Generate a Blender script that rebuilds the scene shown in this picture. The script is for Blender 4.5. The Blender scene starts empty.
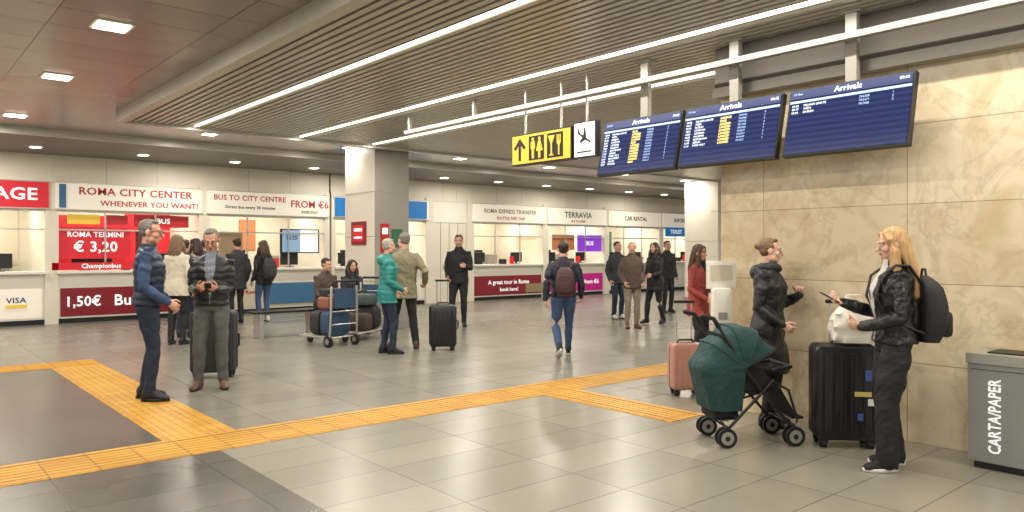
import bpy, math, random
import numpy as np
from mathutils import Vector, Matrix, noise
random.seed(7)
R=math.radians
scene=bpy.context.scene
COL=scene.collection
# ---------------------------------------------------------------- materials
def lin(c):
    out=[]
    for v in c[:3]:
        v/=255.0
        out.append(v/12.92 if v<=0.04045 else ((v+0.055)/1.055)**2.4)
    return (*out,1.0)
MATS={}
def M(name,rgb,rough=.6,metal=0.0,var=0.0,vscale=6.0,bump=0.0,bscale=60.0,spec=.5,bdist=.01,stretch=None):
    if name in MATS: return MATS[name]
    m=bpy.data.materials.new(name); m.use_nodes=True
    nt=m.node_tree; b=nt.nodes['Principled BSDF']
    b.inputs['Base Color'].default_value=lin(rgb)
    b.inputs['Roughness'].default_value=rough; b.inputs['Metallic'].default_value=metal
    b.inputs['Specular IOR Level'].default_value=spec
    tc=nt.nodes.new('ShaderNodeTexCoord'); src=tc.outputs['Object']
    if stretch:
        mp=nt.nodes.new('ShaderNodeMapping'); mp.inputs['Scale'].default_value=stretch
        nt.links.new(src,mp.inputs['Vector']); src=mp.outputs['Vector']
    if var>0:
        n=nt.nodes.new('ShaderNodeTexNoise'); n.inputs['Scale'].default_value=vscale; n.inputs['Detail'].default_value=4
        nt.links.new(src,n.inputs['Vector'])
        mx=nt.nodes.new('ShaderNodeMix'); mx.data_type='RGBA'
        c=lin(rgb)
        mx.inputs['A'].default_value=(*[v*(1-var) for v in c[:3]],1)
        mx.inputs['B'].default_value=(*[min(1,v*(1+var)) for v in c[:3]],1)
        nt.links.new(n.outputs['Fac'],mx.inputs['Factor']); nt.links.new(mx.outputs['Result'],b.inputs['Base Color'])
    if bump>0:
        n=nt.nodes.new('ShaderNodeTexNoise'); n.inputs['Scale'].default_value=bscale; n.inputs['Detail'].default_value=3
        nt.links.new(src,n.inputs['Vector'])
        bp=nt.nodes.new('ShaderNodeBump'); bp.inputs['Strength'].default_value=bump; bp.inputs['Distance'].default_value=bdist
        nt.links.new(n.outputs['Fac'],bp.inputs['Height']); nt.links.new(bp.outputs['Normal'],b.inputs['Normal'])
    MATS[name]=m; return m
def C(name,rgb,rough=.8,var=.2,vscale=14,**k):
    return M(name,rgb,rough,0,var,vscale,bump=.6,bscale=13,bdist=.03,**k)
def E(name,rgb,st=1.0):
    if name in MATS: return MATS[name]
    m=bpy.data.materials.new(name); m.use_nodes=True
    b=m.node_tree.nodes['Principled BSDF']; b.inputs['Base Color'].default_value=lin(rgb)
    b.inputs['Emission Color'].default_value=lin(rgb); b.inputs['Emission Strength'].default_value=st
    b.inputs['Roughness'].default_value=.4
    MATS[name]=m; return m
def tiles(name,c1,c2,cm,w,h,mortar=.004,rough=.3,metal=0,axes='xy',stain=.12,offset=0.0,stscale=1.2,bump=.0,spec=.5,noisecol=None):
    m=bpy.data.materials.new(name); m.use_nodes=True; nt=m.node_tree; b=nt.nodes['Principled BSDF']
    tc=nt.nodes.new('ShaderNodeTexCoord'); sp=nt.nodes.new('ShaderNodeSeparateXYZ'); cb=nt.nodes.new('ShaderNodeCombineXYZ')
    nt.links.new(tc.outputs['Object'],sp.inputs[0])
    for i,a in enumerate(axes): nt.links.new(sp.outputs['xyz'.index(a)],cb.inputs[i])
    br=nt.nodes.new('ShaderNodeTexBrick'); br.offset=offset; br.squash=1
    br.inputs['Scale'].default_value=1; br.inputs['Brick Width'].default_value=w; br.inputs['Row Height'].default_value=h
    br.inputs['Mortar Size'].default_value=mortar; br.inputs['Mortar Smooth'].default_value=.1
    br.inputs['Color1'].default_value=lin(c1); br.inputs['Color2'].default_value=lin(c2); br.inputs['Mortar'].default_value=lin(cm)
    nt.links.new(cb.outputs[0],br.inputs['Vector'])
    n=nt.nodes.new('ShaderNodeTexNoise'); n.inputs['Scale'].default_value=stscale; n.inputs['Detail'].default_value=8; n.inputs['Roughness'].default_value=.6
    nt.links.new(tc.outputs['Object'],n.inputs['Vector'])
    if noisecol: n.inputs['Distortion'].default_value=1.0
    rp=nt.nodes.new('ShaderNodeMapRange'); rp.inputs['From Min'].default_value=.3; rp.inputs['From Max'].default_value=.7
    rp.inputs['To Min'].default_value=1-stain; rp.inputs['To Max'].default_value=1+stain
    nt.links.new(n.outputs['Fac'],rp.inputs['Value'])
    mx=nt.nodes.new('ShaderNodeMix'); mx.data_type='RGBA'; mx.blend_type='MULTIPLY'; mx.inputs['Factor'].default_value=1
    nt.links.new(br.outputs['Color'],mx.inputs['A'])
    last=mx
    if noisecol:
        cr=nt.nodes.new('ShaderNodeMix'); cr.data_type='RGBA'
        cr.inputs['A'].default_value=(*noisecol,1); cr.inputs['B'].default_value=(1.06,1.06,1.06,1)
        r2=nt.nodes.new('ShaderNodeMapRange'); r2.inputs['From Min'].default_value=.36; r2.inputs['From Max'].default_value=.56
        nt.links.new(n.outputs['Fac'],r2.inputs['Value']); nt.links.new(r2.outputs[0],cr.inputs['Factor']); nt.links.new(cr.outputs['Result'],mx.inputs['B'])
        n2=nt.nodes.new('ShaderNodeTexNoise'); n2.inputs['Scale'].default_value=1.7; n2.inputs['Detail'].default_value=9; n2.inputs['Roughness'].default_value=.62; n2.inputs['Distortion'].default_value=.6
        nt.links.new(tc.outputs['Object'],n2.inputs['Vector'])
        ma=nt.nodes.new('ShaderNodeMath'); ma.operation='SUBTRACT'; ma.inputs[1].default_value=.5; nt.links.new(n2.outputs['Fac'],ma.inputs[0])
        mb_=nt.nodes.new('ShaderNodeMath'); mb_.operation='ABSOLUTE'; nt.links.new(ma.outputs[0],mb_.inputs[0])
        r3=nt.nodes.new('ShaderNodeMapRange'); r3.inputs['From Min'].default_value=0; r3.inputs['From Max'].default_value=.03; r3.inputs['To Min'].default_value=.85; r3.inputs['To Max'].default_value=1
        nt.links.new(mb_.outputs[0],r3.inputs['Value'])
        m2=nt.nodes.new('ShaderNodeMix'); m2.data_type='RGBA'; m2.blend_type='MULTIPLY'; m2.inputs['Factor'].default_value=1
        nt.links.new(mx.outputs['Result'],m2.inputs['A']); nt.links.new(r3.outputs[0],m2.inputs['B']); last=m2
    else:
        nt.links.new(rp.outputs[0],mx.inputs['B'])
    nt.links.new(last.outputs['Result'],b.inputs['Base Color'])
    b.inputs['Roughness'].default_value=rough; b.inputs['Metallic'].default_value=metal; b.inputs['Specular IOR Level'].default_value=spec
    if bump>0:
        bp=nt.nodes.new('ShaderNodeBump'); bp.inputs['Strength'].default_value=bump; bp.inputs['Distance'].default_value=.004
        bp.invert=True
        nt.links.new(br.outputs['Fac'],bp.inputs['Height']); nt.links.new(bp.outputs['Normal'],b.inputs['Normal'])
    MATS[name]=m; return m
# ---------------------------------------------------------------- mesh builder
def frame(t,ref=Vector((0,0,1))):
    t=t.normalized()
    if abs(t.dot(ref))>.95: ref=Vector((0,1,0))
    a=t.cross(ref).normalized(); b=a.cross(t).normalized()
    return a,b
class MB:
    def __init__(s): s.v=[];s.f=[];s.m=[];s.mats=[];s.M=Matrix.Identity(4)
    def mi(s,mat):
        if mat not in s.mats: s.mats.append(mat)
        return s.mats.index(mat)
    def add(s,vs,fs,mat=None):
        o=len(s.v); s.v+= [s.M@Vector(p) for p in vs]
        k=s.mi(mat) if mat else 0
        for f in fs: s.f.append([i+o for i in f]); s.m.append(k)
    def box(s,c,z,mat,rot=None):
        h=[a/2 for a in z]; vs=[]
        for sx in(-1,1):
            for sy in(-1,1):
                for sz in(-1,1):
                    p=Vector((sx*h[0],sy*h[1],sz*h[2]))
                    if rot is not None: p=rot@p
                    vs.append(p+Vector(c))
        s.add(vs,[[0,1,3,2],[4,6,7,5],[0,4,5,1],[2,3,7,6],[0,2,6,4],[1,5,7,3]],mat)
    def bx(s,x0,x1,y0,y1,z0,z1,mat): s.box(((x0+x1)/2,(y0+y1)/2,(z0+z1)/2),(x1-x0,y1-y0,z1-z0),mat)
    def loft(s,rings,mat=None):
        n=len(rings[0]); vs=[p for r in rings for p in r]; fs=[]
        for i in range(len(rings)-1):
            for j in range(n):
                k=(j+1)%n; fs.append([i*n+j,i*n+k,(i+1)*n+k,(i+1)*n+j])
        c0=sum(rings[0],Vector())/n; c1=sum(rings[-1],Vector())/n
        vs+= [c0,c1]; a=len(vs)-2
        for j in range(n):
            k=(j+1)%n; fs.append([a,k,j]); fs.append([a+1,(len(rings)-1)*n+j,(len(rings)-1)*n+k])
        s.add(vs,fs,mat)
    def tube(s,pts,rad,mat=None,n=12,flat=None,ref=None,cap=True):
        pts=[Vector(p) for p in pts]
        if not isinstance(rad,(list,tuple)): rad=[rad]*len(pts)
        rings=[]; N=len(pts)
        ka,kb=flat or (1,1); ref=Vector(ref) if ref is not None else Vector((0,0,1))
        def ring(c,t,r):
            a,b=frame(t,ref)
            return [c+a*(math.cos(2*math.pi*j/n)*r*ka)+b*(math.sin(2*math.pi*j/n)*r*kb) for j in range(n)]
        tang=[]
        for i in range(N):
            t=(pts[min(i+1,N-1)]-pts[max(i-1,0)]); tang.append(t.normalized())
        if cap:
            for a in (75,45,20):
                rings.append(ring(pts[0]-tang[0]*rad[0]*math.sin(R(a))*min(ka,kb,1),tang[0],rad[0]*math.cos(R(a))))
        for i in range(N): rings.append(ring(pts[i],tang[i],rad[i]))
        if cap:
            for a in (20,45,75):
                rings.append(ring(pts[-1]+tang[-1]*rad[-1]*math.sin(R(a))*min(ka,kb,1),tang[-1],rad[-1]*math.cos(R(a))))
        s.loft(rings,mat)
    def ell(s,c,r,mat=None,n=16,m=10,Mx=None):
        c=Vector(c); rings=[]
        for i in range(1,m):
            a=math.pi*i/m
            ring=[]
            for j in range(n):
                p=Vector((math.sin(a)*math.cos(2*math.pi*j/n)*r[0],math.sin(a)*math.sin(2*math.pi*j/n)*r[1],-math.cos(a)*r[2]))
                if Mx is not None: p=Mx@p
                ring.append(c+p)
            rings.append(ring)
        s.loft(rings,mat)
    def cyl(s,p0,p1,r,mat,n=20):
        p0=Vector(p0);p1=Vector(p1); a,b=frame(p1-p0)
        s.loft([[p+a*math.cos(2*math.pi*j/n)*r+b*math.sin(2*math.pi*j/n)*r for j in range(n)] for p in (p0,p1)],mat)
    def rbox(s,c,size,r,edge,mat,n=5):
        w,d,h=size; c=Vector(c)
        def prof(inset,y):
            pts=[]; ww=w/2-inset; hh=h/2-inset; rr=max(r-inset,.001)
            for (cx,cz,a0) in ((ww-rr,hh-rr,0),(-ww+rr,hh-rr,90),(-ww+rr,-hh+rr,180),(ww-rr,-hh+rr,270)):
                for i in range(n+1):
                    a=R(a0+90*i/n); pts.append(c+Vector((cx+rr*math.cos(a),y,cz+rr*math.sin(a))))
            return pts
        s.loft([prof(edge,-d/2),prof(edge*.3,-d/2+edge*.3),prof(0,-d/2+edge),prof(0,d/2-edge),prof(edge*.3,d/2-edge*.3),prof(edge,d/2)],mat)
    def obj(s,name,loc=(0,0,0),rotz=0,parent=None,smooth=True,bevel=0):
        me=bpy.data.meshes.new(name); me.from_pydata([tuple(p) for p in s.v],[],s.f); me.update()
        for m in s.mats: me.materials.append(m)
        me.polygons.foreach_set('material_index',s.m)
        if smooth:
            me.shade_smooth()
            try: me.set_sharp_from_angle(angle=R(38))
            except Exception: pass
        ob=bpy.data.objects.new(name,me); COL.objects.link(ob)
        if parent: ob.parent=parent
        ob.location=loc; ob.rotation_euler=(0,0,rotz)
        if bevel:
            b=ob.modifiers.new('bevel','BEVEL'); b.width=bevel; b.segments=2; b.limit_method='ANGLE'; b.angle_limit=R(50)
        return ob
def empty(name,loc,rotz=0):
    e=bpy.data.objects.new(name,None); e.empty_display_size=.2; COL.objects.link(e); e.location=loc; e.rotation_euler=(0,0,rotz); return e
BASE_Y=Matrix(((1,0,0,0),(0,0,-1,0),(0,1,0,0),(0,0,0,1)))
BASE_X=Matrix(((0,0,-1,0),(-1,0,0,0),(0,1,0,0),(0,0,0,1)))
def text(name,body,size,mat,mtx,parent,ax='CENTER',ay='CENTER',sx=1.0,space=1.0,ls=1.0,bold=.018):
    cu=bpy.data.curves.new(name,'FONT'); cu.body=body; cu.size=size; cu.align_x=ax; cu.align_y=ay
    cu.space_character=space+bold*2; cu.space_line=ls; cu.extrude=.001; cu.resolution_u=2; cu.offset=size*bold; cu.materials.append(mat)
    o=bpy.data.objects.new(name,cu); COL.objects.link(o); o.parent=parent
    o.matrix_local=mtx@Matrix.Diagonal((sx,1,1,1)); return o
LC=(1,.94,.84)
def area(name,loc,sx,sy,power,col=LC,rot=(0,0,0),spread=None):
    l=bpy.data.lights.new(name,'AREA'); l.shape='RECTANGLE'; l.size=sx; l.size_y=sy; l.energy=power; l.color=col
    if spread: l.spread=spread
    o=bpy.data.objects.new(name,l); COL.objects.link(o); o.location=loc; o.rotation_euler=rot; return o
# ---------------------------------------------------------------- common materials
cream=M('painted_cream_panel',(228,221,203),.45,var=.03,vscale=2)
white=M('white_laminate',(234,230,218),.35)
grey=M('brushed_grey_metal',(160,156,148),.35,.4,var=.08,vscale=20)
steel=M('steel',(190,187,180),.3,.6)
alu=M('anodised_aluminium',(165,161,153),.4,.3)
dark=M('dark_plastic',(22,22,24),.45)
black=M('black_rubber',(14,14,15),.6)
red=M('red_vinyl',(186,28,38),.4)
dred=M('dark_red_vinyl',(132,22,38),.4)
redE=E('lit_red',(196,28,42),.3)
whiteE=E('lit_white',(240,238,228),.6)
blue=E('lit_blue_sign',(20,105,165),.4)
magenta=E('lit_magenta',(170,24,115),.3)
purple=E('lit_purple',(120,45,180),.7)
textW=E('lettering_white',(245,245,245),.5)
textR=M('lettering_red',(190,28,36),.5)
textK=M('lettering_black',(20,20,20),.5)
# ---------------------------------------------------------------- room shell
fl_light=tiles('porcelain_tiles_light',(146,141,127),(134,129,116),(106,101,90),.9,.45,.005,.27,stain=.07,bump=.15,spec=.45)
fl_mid=tiles('porcelain_tiles_mid',(134,130,118),(123,119,108),(98,94,85),.9,.45,.005,.27,stain=.08,bump=.15,spec=.45)
fl_dark=tiles('porcelain_tiles_dark',(96,93,86),(86,83,77),(66,63,58),.9,.45,.005,.27,stain=.08,bump=.15,spec=.45)
mb=MB()
def fq(x0,x1,y0,y1,m): mb.add([(x0,y0,0),(x1,y0,0),(x1,y1,0),(x0,y1,0)],[[0,1,2,3]],m)
fq(-9,2.0,-5,6.0,fl_dark); fq(2.0,34,-5,6.0,fl_light)
fq(-9,2.0,6.0,11.3,fl_dark); fq(2.0,34,6.0,11.3,fl_mid)
fq(-9,34,11.3,21,fl_mid)
mb.obj('floor',smooth=False)
tac=bpy.data.materials.new('tactile_yellow'); tac.use_nodes=True
nt=tac.node_tree; b=nt.nodes['Principled BSDF']; b.inputs['Roughness'].default_value=.5
tc=nt.nodes.new('ShaderNodeTexCoord')
br=nt.nodes.new('ShaderNodeTexBrick'); br.offset=0; br.inputs['Scale'].default_value=1; br.inputs['Brick Width'].default_value=.3; br.inputs['Row Height'].default_value=.2
br.inputs['Mortar Size'].default_value=.006
br.inputs['Color1'].default_value=lin((204,154,56)); br.inputs['Color2'].default_value=lin((188,139,48)); br.inputs['Mortar'].default_value=lin((148,106,38))
nt.links.new(tc.outputs['Object'],br.inputs['Vector']); nt.links.new(br.outputs['Color'],b.inputs['Base Color'])
def rib(mb,x0,x1,y0,y1,along):
    mb.bx(x0,x1,y0,y1,0,.004,tac)
    if along=='x':
        y=y0+.04
        while y<y1-.02: mb.bx(x0,x1,y-.012,y+.012,.004,.008,tac); y+=.075
    else:
        x=x0+.04
        while x<x1-.02: mb.bx(x-.012,x+.012,y0,y1,.004,.008,tac); x+=.075
mb=MB()
rib(mb,-9,14,5.72,6.28,'x'); rib(mb,1.75,2.32,6.28,11.05,'y'); rib(mb,-9,2.32,11.05,11.62,'x'); rib(mb,5.3,5.8,4.1,5.72,'y')
mb.obj('tactile_paving',smooth=False)
trav=tiles('travertine',(226,211,180),(212,195,162),(174,158,128),1.25,.62,.004,.2,axes='yz',stain=.08,stscale=2.8,noisecol=(.87,.81,.72))
rec=M('recess_grey',(100,95,88),.7)
mb=MB(); mb.bx(6.2,6.9,-5,4.2,0,3.4,trav); mb.obj('wall_right',smooth=False)
mb=MB(); mb.bx(29,29.2,6,20,0,3.4,cream); mb.obj('wall_end',smooth=False)
mb=MB(); mb.bx(-9,34,19.9,20.1,0,3.5,cream); mb.obj('wall_back',smooth=False)
# ceilings
slat=M('slat_metal',(194,190,179),.34,.25)
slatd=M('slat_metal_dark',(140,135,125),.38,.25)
cblack=M('plenum_black',(38,36,34),.9)
pan=tiles('ceiling_metal_tile',(160,154,146),(148,142,135),(80,76,71),1.2,.6,.006,.26,metal=.4,stain=.05)
strip=E('lit_strip',(255,243,218),2.4)
mb=MB()
x=2.9; strips=(3.83,5.55,6.95)
while x<29:
    near=[s for s in strips if abs(x-s)<.052]
    if not near: mb.bx(x-.032,x+.032,-5,12.1,3.40,3.45,slat)
    x+=.1
mb.bx(2.8,29,-5,12.1,3.53,3.55,cblack)
mb.bx(2.74,2.84,-5,12.16,3.36,3.56,slat); mb.bx(2.84,29,12.1,12.18,3.36,3.56,slat)
for s in strips: mb.bx(s-.014,s+.014,-5,12.05,3.400,3.43,strip)
mb.obj('ceiling_slatted',smooth=False)
mb=MB(); mb.bx(-9,2.8,-5,14.7,3.52,3.56,pan); mb.bx(2.8,29,12.1,14.7,3.52,3.56,pan); mb.obj('ceiling',smooth=False)
mb=MB(); y=14.72
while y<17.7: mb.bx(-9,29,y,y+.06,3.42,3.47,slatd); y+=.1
mb.bx(-9,29,14.65,20,3.53,3.56,cblack); mb.bx(-9,29,14.64,14.70,3.40,3.55,slat)
mb.obj('ceiling_soffit',smooth=False)
mb=MB()
DL=[]
for y in (2.3,4.9,7.5,10.1,13.4): DL.append((1.66,y,3.52,.26))
for x in (-1.2,-3.9):
    for y in (4.9,7.5,10.1,13.4): DL.append((x,y,3.52,.26))
for x in (4.5,7.2,9.9,12.6,15.3,18,20.7,23.4): DL.append((x,13.4,3.52,.2))
for k in range(14): DL.append((.5+1.85*k,16.4,3.42,.16))
for (x,y,z,s) in DL:
    mb.bx(x-s/2-.03,x+s/2+.03,y-s/2-.03,y+s/2+.03,z-.012,z,white); mb.bx(x-s/2,x+s/2,y-s/2,y+s/2,z-.02,z-.012,E('lit_downlight',(255,240,212),9))
mb.obj('ceiling_downlights',smooth=False)
mb=MB(); mb.bx(6.1,6.199,-5,4.2,2.95,3.395,rec); mb.bx(6.06,6.199,-5,4.2,2.93,3.02,grey); mb.obj('trim_1',smooth=False)
mb=MB(); mb.bx(5.81,5.88,-5,9.2,3.15,3.20,alu)
for y in (-3,-1,1,7.6,9.1): mb.bx(5.82,5.86,y-.02,y+.02,3.2,3.40,alu)
mb.obj('cable_tray_rail',smooth=False)
# columns
colm=M('column_panel',(232,225,208),.35,.0,var=.05,vscale=2); cold=M('column_metal',(162,156,145),.3,.3,var=.08,vscale=3)
mb=MB(); mb.bx(0,.75,0,1.15,0,3.52,colm); mb.bx(.0,.75,-.012,0,.12,3.4,cold); mb.bx(-.02,.77,-.02,1.17,0,.12,grey)
for z in (.9,1.75,2.6): mb.bx(-.004,.754,-.016,1.154,z,z+.012,grey)
mb.bx(-.03,0,.3,.85,1.6,2.05,dred); mb.bx(-.034,-.03,.36,.79,1.66,1.98,redE); mb.bx(-.036,-.034,.42,.73,1.86,1.92,textW); mb.bx(-.036,-.034,.42,.73,1.72,1.76,textW)
mb.bx(.12,.3,-.03,-.012,1.45,2.0,red); mb.bx(.36,.6,-.03,-.012,1.55,1.9,M('green_sign',(60,110,80),.5)); mb.bx(.15,.27,-.034,-.03,1.8,1.92,textW)
mb.obj('column',(7.24,12.5,0),bevel=.006)
mb=MB(); mb.bx(0,.9,0,1.15,0,3.52,colm); mb.bx(-.02,.92,-.02,1.17,0,.12,grey)
for z in (.9,1.75,2.6): mb.bx(-.004,.904,-.004,1.154,z,z+.012,grey)
mb.obj('column',(18.3,12.5,0),bevel=.006)
# ---------------------------------------------------------------- ticket booths
YB=17.66
def booth(x0,w,signbg,signtxt,front,frontmat,frontpost,back,lit=62,extra=None,closed=False):
    e=empty('ticket_booth',(x0,YB,0))
    m=MB()
    m.bx(0,.12,-.06,2.2,0,2.95,cream); m.bx(w-.12,w,-.06,2.2,0,2.95,cream)
    m.bx(0,w,-.02,.14,2.88,3.44,cream); m.bx(.12,w-.12,0,.12,2.28,2.9,white)
    for k in range(1,3): m.bx(w*k/3-.004,w*k/3+.004,-.024,-.02,2.9,3.42,grey)
    m.bx(0,w,2.15,2.2,0,3.4,M('booth_back_wall',(216,208,188),.6)); m.bx(.12,w-.12,.12,2.15,2.75,2.8,white)
    if closed:
        m.bx(.12,w-.12,.02,.08,0,2.3,cream)
        for k in range(1,4): m.bx(.12+(w-.24)*k/4-.006,.12+(w-.24)*k/4+.006,.01,.02,0,2.3,grey)
        m.bx(w*.35,w*.35+.02,-.03,.0,.95,1.1,steel)
    else:
        m.bx(.12,w-.12,0,.08,.1,1.02,white); m.bx(.12,w-.12,.03,.08,0,.1,dark)
        m.bx(.08,w-.08,-.14,.55,1.02,1.07,white)
        for k in (.33,.66): m.bx(w*k-.015,w*k+.015,.02,.05,1.07,2.3,steel)
        m.bx(.12,w-.12,.02,.05,1.9,1.93,steel)
        if frontpost: m.bx(.16,w-.16,-.015,0,.14,.72,frontmat)
        for xx in (w*.22,w*.72):
            m.rbox((xx,.42,1.28),(.46,.03,.3),.015,.008,dark); m.bx(xx-.03,xx+.03,.4,.44,1.07,1.15,dark); m.bx(xx-.1,xx+.1,.35,.49,1.07,1.085,dark)
        m.bx(w*.45,w*.45+.14,.1,.3,1.07,1.22,dark); m.bx(w*.55,w*.55+.1,.05,.15,1.07,1.3,redE)
        m.bx(w*.1,w*.9,1.85,2.15,1.0,1.03,grey); m.bx(w*.3,w*.3+.45,1.1,1.2,.9,1.5,dark); m.bx(w*.7,w*.7+.4,1.8,2.1,1.03,1.35,grey)
    m.obj('structure',parent=e,smooth=False,bevel=.004)
    s=MB()
    if signbg: s.bx(.06,w-.06,-.1,-.02,2.34,2.86,signbg); s.bx(.04,w-.04,-.105,-.02,2.86,2.88,steel); s.bx(.04,w-.04,-.105,-.02,2.32,2.34,steel)
    for (xa,xb,za,zb,mt,yy) in (back or []): s.bx(xa*w,xb*w,yy-.03,yy,za,zb,mt)
    if s.v: s.obj('sign_boards',parent=e,smooth=False)
    for (t,xx,zz,sz,mt,sc) in signtxt: text('lettering',t,sz,mt,Matrix.Translation((xx*w,-.104,zz))@BASE_Y,e,sx=sc)
    for (t,xx,zz,sz,mt,sc) in (front or []): text('lettering',t,sz,mt,Matrix.Translation((xx*w,-.02,zz))@BASE_Y,e,sx=sc)
    for (t,xx,yy,zz,sz,mt,sc) in (extra or []): text('lettering',t,sz,mt,Matrix.Translation((xx*w,yy,zz))@BASE_Y,e,sx=sc)
    if lit: area('booth_lamp',(x0+w/2,YB+1.1,2.72),w*.7,.3,lit,(1,.94,.85))
    return e
whiteS=E('lit_sign_white',(230,222,206),.3)
pale=M('poster_pale',(205,196,172),.5); yel=E('poster_yellow',(225,185,60),.3); cy=E('screen_blue_grey',(120,150,175),.6)
grn=M('poster_green',(70,110,80),.5); org=M('poster_orange',(190,120,75),.5); pblue=M('poster_blue',(60,110,150),.5); ptan=M('poster_tan',(150,130,100),.5)
booth(-6.2,3,whiteS,[('TICKETS',.5,2.6,.32,textR,1)],None,dred,True,[(.2,.8,1.2,2.2,red,2.15)])
booth(-3.2,3,whiteS,[('TAXI',.5,2.6,.32,textR,1)],None,dred,True,[(.2,.8,1.2,2.2,pale,2.15)])
booth(-.2,3,redE,[('LUGGAGE',.62,2.6,.33,textW,1.15)],[('VISA',.80,.5,.15,M('lettering_navy',(20,40,120),.5),1.1)],whiteS,True,[(.1,.9,1.2,2.6,pale,2.15),(.74,.86,.36,.42,yel,-.017)])
booth(2.8,3,whiteS,[('ROMA CITY CENTER',.53,2.71,.21,textR,1.12),('WHENEVER YOU WANT!',.62,2.47,.155,textR,1.1)],
      [('1,50\u20ac',.19,.43,.29,textW,.95),('Bus',.46,.43,.32,textW,1),('EXPRESS',.8,.43,.16,textW,1)],dred,True,
      [(.08,.62,1.15,2.3,red,2.15),(.62,.97,1.2,2.5,redE,2.15),(.05,.5,1.32,1.98,redE,.12),(.0,.62,1.09,1.24,redE,-.03),(.1,.3,2.04,2.24,yel,.12),(.34,.48,2.04,2.24,red,.12),(.52,.9,2.0,2.26,red,.12),(.53,.6,1.4,1.95,M('poster_dark',(90,30,30),.5),.1),(.04,.08,2.36,2.84,pblue,-.1)],
      extra=[('ROMA TERMINI',.275,.08,1.82,.15,textW,1),('\u20ac 3,20',.275,.08,1.56,.30,textW,1),('Championbus',.3,-.065,1.165,.13,textW,1),('BUS',.72,.085,2.13,.16,textW,1)])
booth(5.8,3.1,whiteS,[('BUS TO CITY CENTRE',.34,2.71,.17,textR,1.0),('FROM \u20ac6',.82,2.62,.24,textR,1),('Direct bus every 30 minutes',.34,2.5,.1,textK,1),('EVERYDAY',.82,2.43,.09,textK,1)],
      [('Ciampino - Roma',.25,.5,.14,textR,1)],pale,True,
      [(.05,.5,1.3,2.3,pale,2.15),(.52,.66,1.5,2.3,org,2.15),(.6,.93,1.42,2.02,dark,.12),(.615,.76,1.45,1.99,cy,.1),(.765,.915,1.45,1.99,whiteE,.1),(.5,.95,.2,.7,pblue,-.016),(.12,.3,1.3,1.9,ptan,.12)],
      extra=[('12:25',.69,.065,1.8,.13,textK,1)])
booth(8.95,3,whiteS,[('INFO',.75,2.6,.22,textR,1)],None,white,True,[(.02,.13,2.36,2.84,blue,-.12),(.7,.95,2.36,2.84,blue,-.12),(.3,.9,1.4,2.2,pale,2.15)])
booth(11.95,1.45,None,[],None,None,False,None,lit=0,closed=True)
booth(13.4,3,whiteS,[('ROMA EXPRESS TRANSFER',.5,2.66,.17,M('lettering_grey',(120,110,100),.5),1),('SHUTTLE AND TAXI',.5,2.46,.12,textR,1)],
      [('A great tour in Rome',.5,.52,.18,textW,1),('book here!',.5,.3,.16,textW,1)],dred,True,
      [(.1,.45,1.3,2.2,M('poster_brown',(120,80,50),.5),2.15),(.5,.9,1.3,2.2,pale,2.15),(.62,.9,1.5,1.95,E('screen_warm',(225,200,165),.7),.12),(.72,.95,.18,.45,ptan,-.016)])
booth(16.4,2.85,whiteS,[('TERRAVIA',.5,2.64,.26,M('lettering_dgreen',(40,80,60),.5),1.05),('BUS TO ROME',.5,2.44,.1,textR,1)],
      [('from \u20ac6',.75,.44,.2,textW,1)],magenta,True,
      [(.1,.5,1.3,2.2,grn,2.15),(.55,.95,1.45,2.0,purple,.1),(.15,.5,1.5,2.0,org,.12)],extra=[('BUS',.75,.06,1.72,.2,textW,1)])
booth(19.25,2.95,whiteS,[('CAR RENTAL',.5,2.6,.2,textK,1)],None,white,True,[(.1,.5,1.3,2.2,pale,2.15),(.5,.9,1.3,2.2,grn,2.15)])
booth(22.2,2.8,whiteS,[('INFORMATION',.5,2.6,.2,textK,1)],None,white,True,[(.05,.5,2.0,2.34,blue,-.12)],extra=[('TOILET',.27,-.16,2.17,.2,textW,1)])
booth(25,3.9,whiteS,[],None,white,True,None)
# ---------------------------------------------------------------- flight information displays
scr=bpy.data.materials.new('display_screen'); scr.use_nodes=True
nt=scr.node_tree; b=nt.nodes['Principled BSDF']; b.inputs['Roughness'].default_value=.2
tc=nt.nodes.new('ShaderNodeTexCoord'); w=nt.nodes.new('ShaderNodeTexWave'); w.bands_direction='Z'; w.inputs['Scale'].default_value=6.5; w.wave_profile='SIN'
cr=nt.nodes.new('ShaderNodeValToRGB'); cr.color_ramp.elements[0].position=.45; cr.color_ramp.elements[1].position=.55
cr.color_ramp.elements[0].color=lin((22,40,88)); cr.color_ramp.elements[1].color=lin((34,60,116))
nt.links.new(tc.outputs['Object'],w.inputs['Vector']); nt.links.new(w.outputs['Fac'],cr.inputs['Fac'])
nt.links.new(cr.outputs['Color'],b.inputs['Emission Color']); b.inputs['Emission Strength'].default_value=.75; b.inputs['Base Color'].default_value=(.01,.01,.03,1)
hdr=E('display_header',(26,40,84),.6); tY=E('display_yellow',(235,205,110),.9); tW=E('display_text',(220,230,245),.9); tB=E('display_text_dim',(150,175,215),.7)
cities=['MILANO LINATE','PARIS ORLY','LONDON','MADRID','BARCELONA','WIEN','BUCHAREST','CATANIA','KRAKOW','BERLIN','DUBLIN','MALTA','PALERMO']
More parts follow.
